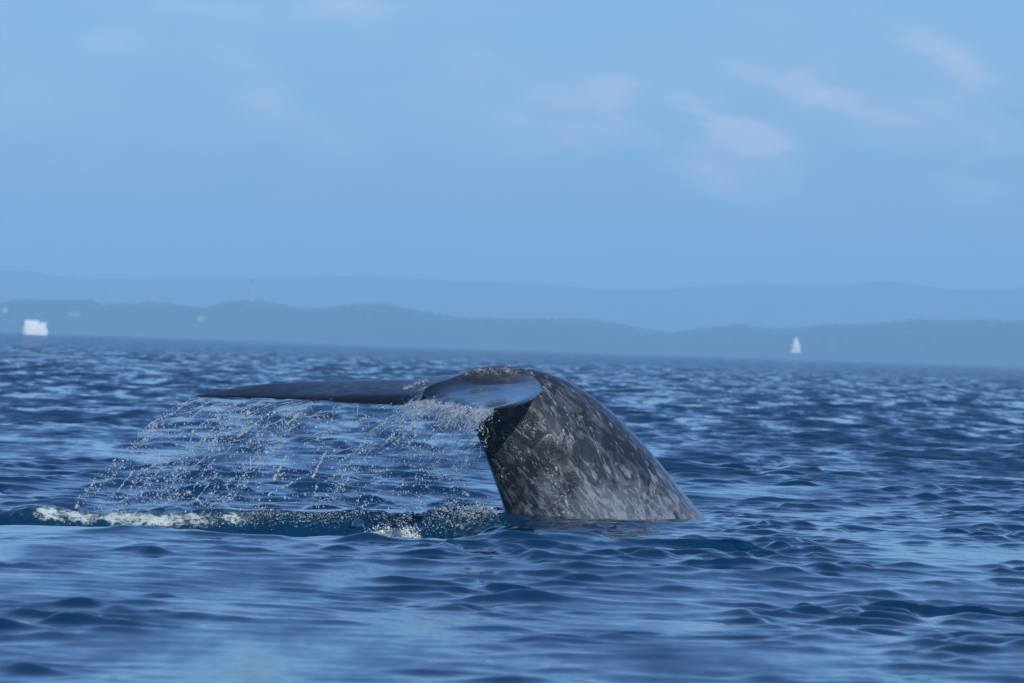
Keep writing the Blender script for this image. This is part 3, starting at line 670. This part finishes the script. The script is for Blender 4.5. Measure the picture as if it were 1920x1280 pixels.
# water still clinging to the skin: beads and trickles laid on the surface itself
def skin_water():
    from mathutils.bvhtree import BVHTree
    me = WH.data; bvh = BVHTree.FromPolygons([v.co for v in me.vertices], [p.vertices for p in me.polygons])
    dd = Drops(); eye = Vector((0, 0, CAM_H))
    lines = [(862, 765, 900, 808, 14, 150, .0062), (885, 768, 925, 790, 12, 130, .0062), (930, 772, 905, 822, 8, 60, .005), (1000, 748, 988, 768, 2, 10, .006), (946, 776, 926, 796, 2.5, 16, .008), (925, 800, 918, 826, 3, 18, .006),
             (940, 802, 984, 862, 7, 80, .0058), (985, 792, 1000, 806, 8, 40, .0055), (1022, 840, 1040, 872, 6, 40, .005), (1034, 880, 1048, 930, 9, 90, .0058), (1042, 920, 1066, 976, 10, 150, .006), (925, 838, 940, 900, 6, 50, .005),
             (880, 694, 960, 690, 5, 90, .0052), (940, 688, 1000, 700, 6, 60, .004), (1060, 950, 1080, 975, 5, 40, .006), (760, 727, 800, 712, 3.5, 60, .008), (788, 731, 798, 725, 2, 10, .008), (1000, 840, 1060, 960, 22, 60, .004), (940, 820, 1020, 900, 30, 70, .0036)]
    for (x0, y0, x1, y1, sp, n, rad) in lines:
        for i in range(n):
            t = rng.random(); px = x0 + (x1 - x0) * t + rng.normal(0, sp); py = y0 + (y1 - y0) * t + rng.normal(0, sp * .6)
            d = (ROT @ Vector(((px - 960) / FPX, (640 - py) / FPX, -1))).normalized(); hit, nrm, _, _ = bvh.ray_cast(eye, d)
            if hit is None: continue
            down = Vector((x1 - x0, 0, -(y1 - y0))).normalized(); down = (down - nrm * down.dot(nrm)).normalized()
            dd.drop(hit + nrm * rad * .15, rad * .66 * rng.lognormal(-.15, .5), down, rng.uniform(1.0, 3.0))
    m = water_mat('clinging_water', 0.25, (.85, .92, 1)); m.node_tree.nodes['Principled BSDF'].inputs['Roughness'].default_value = 0.14
    tag(dd.build('clinging_water_beads', ICO2, m), 'glittering beads and trickles of water clinging to the dark tail skin', 'water', kind='stuff')
skin_water()

# churned foam: crest left, white patch, splash beside the tail
def foam_pile(name, pts, n, label, r, m, zj, on_crest=False):
    dd = Drops()
    for i in range(n):
        t = rng.random(); q = lerp3([(p[0], p[1], p[2]) for p in pts], t); x = q[0] + rng.normal(0, .05)
        wv = 59.25 + (x + .8) * .02 + 0.10 * math.sin(x * 1.7 + 1.0) + 0.06 * math.sin(x * 4.1) + 0.03 * math.sin(x * 9.3 + 2)
        y = (wv + q[1] - 59.25 if on_crest else q[1]) + rng.normal(0, q[2]); z = sea_z(x, y)
        dd.drop((x, y, z + abs(rng.normal(0, zj)) - .004), r * rng.lognormal(-.2, .5), (rng.normal(), rng.normal(), rng.normal()), rng.uniform(.6, 1.5))
    o = dd.build(name, ICO1, m); tag(o, label, 'foam', kind='stuff')
foam_pile('crest_foam', [(-4.7, 59.27, .05), (-3.7, 59.3, .06), (-2.6, 59.3, .06), (-1.7, 59.3, .06), (-.9, 59.3, .06)], 3800, 'pale greenish foam along the crest of the small wave left of the tail', .0032, FOAMM, .018, True)
foam_pile('white_foam_patch', [(-1.36, 58.92, .07), (-1.15, 58.9, .1), (-.95, 58.9, .06)], 6500, 'bright white foam patch just left of the tail base', .0046, WFOAM, .045)
foam_pile('tail_splash', [(-.85, 59.3, .1), (-.45, 59.4, .12), (-.12, 59.45, .1)], 1700, 'churned glittering splash against the left edge of the tail', .0045, DROP, .045)
# one big bubble
def bubble():
    c = pt(671, 984, 58.4); z = sea_z(c.x, c.y)
    bm = bmesh.new(); bm_lathe(bm, [(.066 * math.cos(a), .066 * math.sin(a) * 1.0) for a in np.linspace(-.2, 1.5, 16)], 32)
    m, t, b = mat('bubble_film'); b.inputs['Base Color'].default_value = (1, 1, 1, 1); b.inputs['Roughness'].default_value = .01
    tr = nd(t, 'ShaderNodeBsdfTransparent'); mx = nd(t, 'ShaderNodeMixShader'); fr = nd(t, 'ShaderNodeLayerWeight', Blend=.35); gl = nd(t, 'ShaderNodeBsdfGlossy', Roughness=.02)
    t.links.new(mth(t, 'ADD', mth(t, 'MULTIPLY', fr.outputs['Facing'], .75), .04), mx.inputs[0]); t.links.new(tr.outputs[0], mx.inputs[1]); t.links.new(gl.outputs[0], mx.inputs[2])
    t.links.new(mx.outputs[0], t.nodes['Material Output'].inputs['Surface'])
    o = fin('air_bubble', bm, m, None, True); o.location = (c.x, c.y, c.z); tag(o, 'clear round bubble floating on the dark hollow left of the white foam', 'bubble')
bubble()

# ------------------------------------------------------------------ air
HAZE_TOP = 330.0
bm = bmesh.new(); bm_box(bm, -17500, 17500, -400, 20500, -1.9, HAZE_TOP)
hm = bpy.data.materials.new('haze_air'); hm.use_nodes = True; ht = hm.node_tree; ht.nodes.clear()
ho = ht.nodes.new('ShaderNodeOutputMaterial'); pv = ht.nodes.new('ShaderNodeVolumePrincipled')
pv.inputs['Color'].default_value = (0.36, 0.70, 1.0, 1); pv.inputs['Density'].default_value = 0.000142; pv.inputs['Anisotropy'].default_value = -0.14
ht.links.new(pv.outputs[0], ho.inputs['Volume'])
tag(fin('haze', bm, hm), kind='stuff')
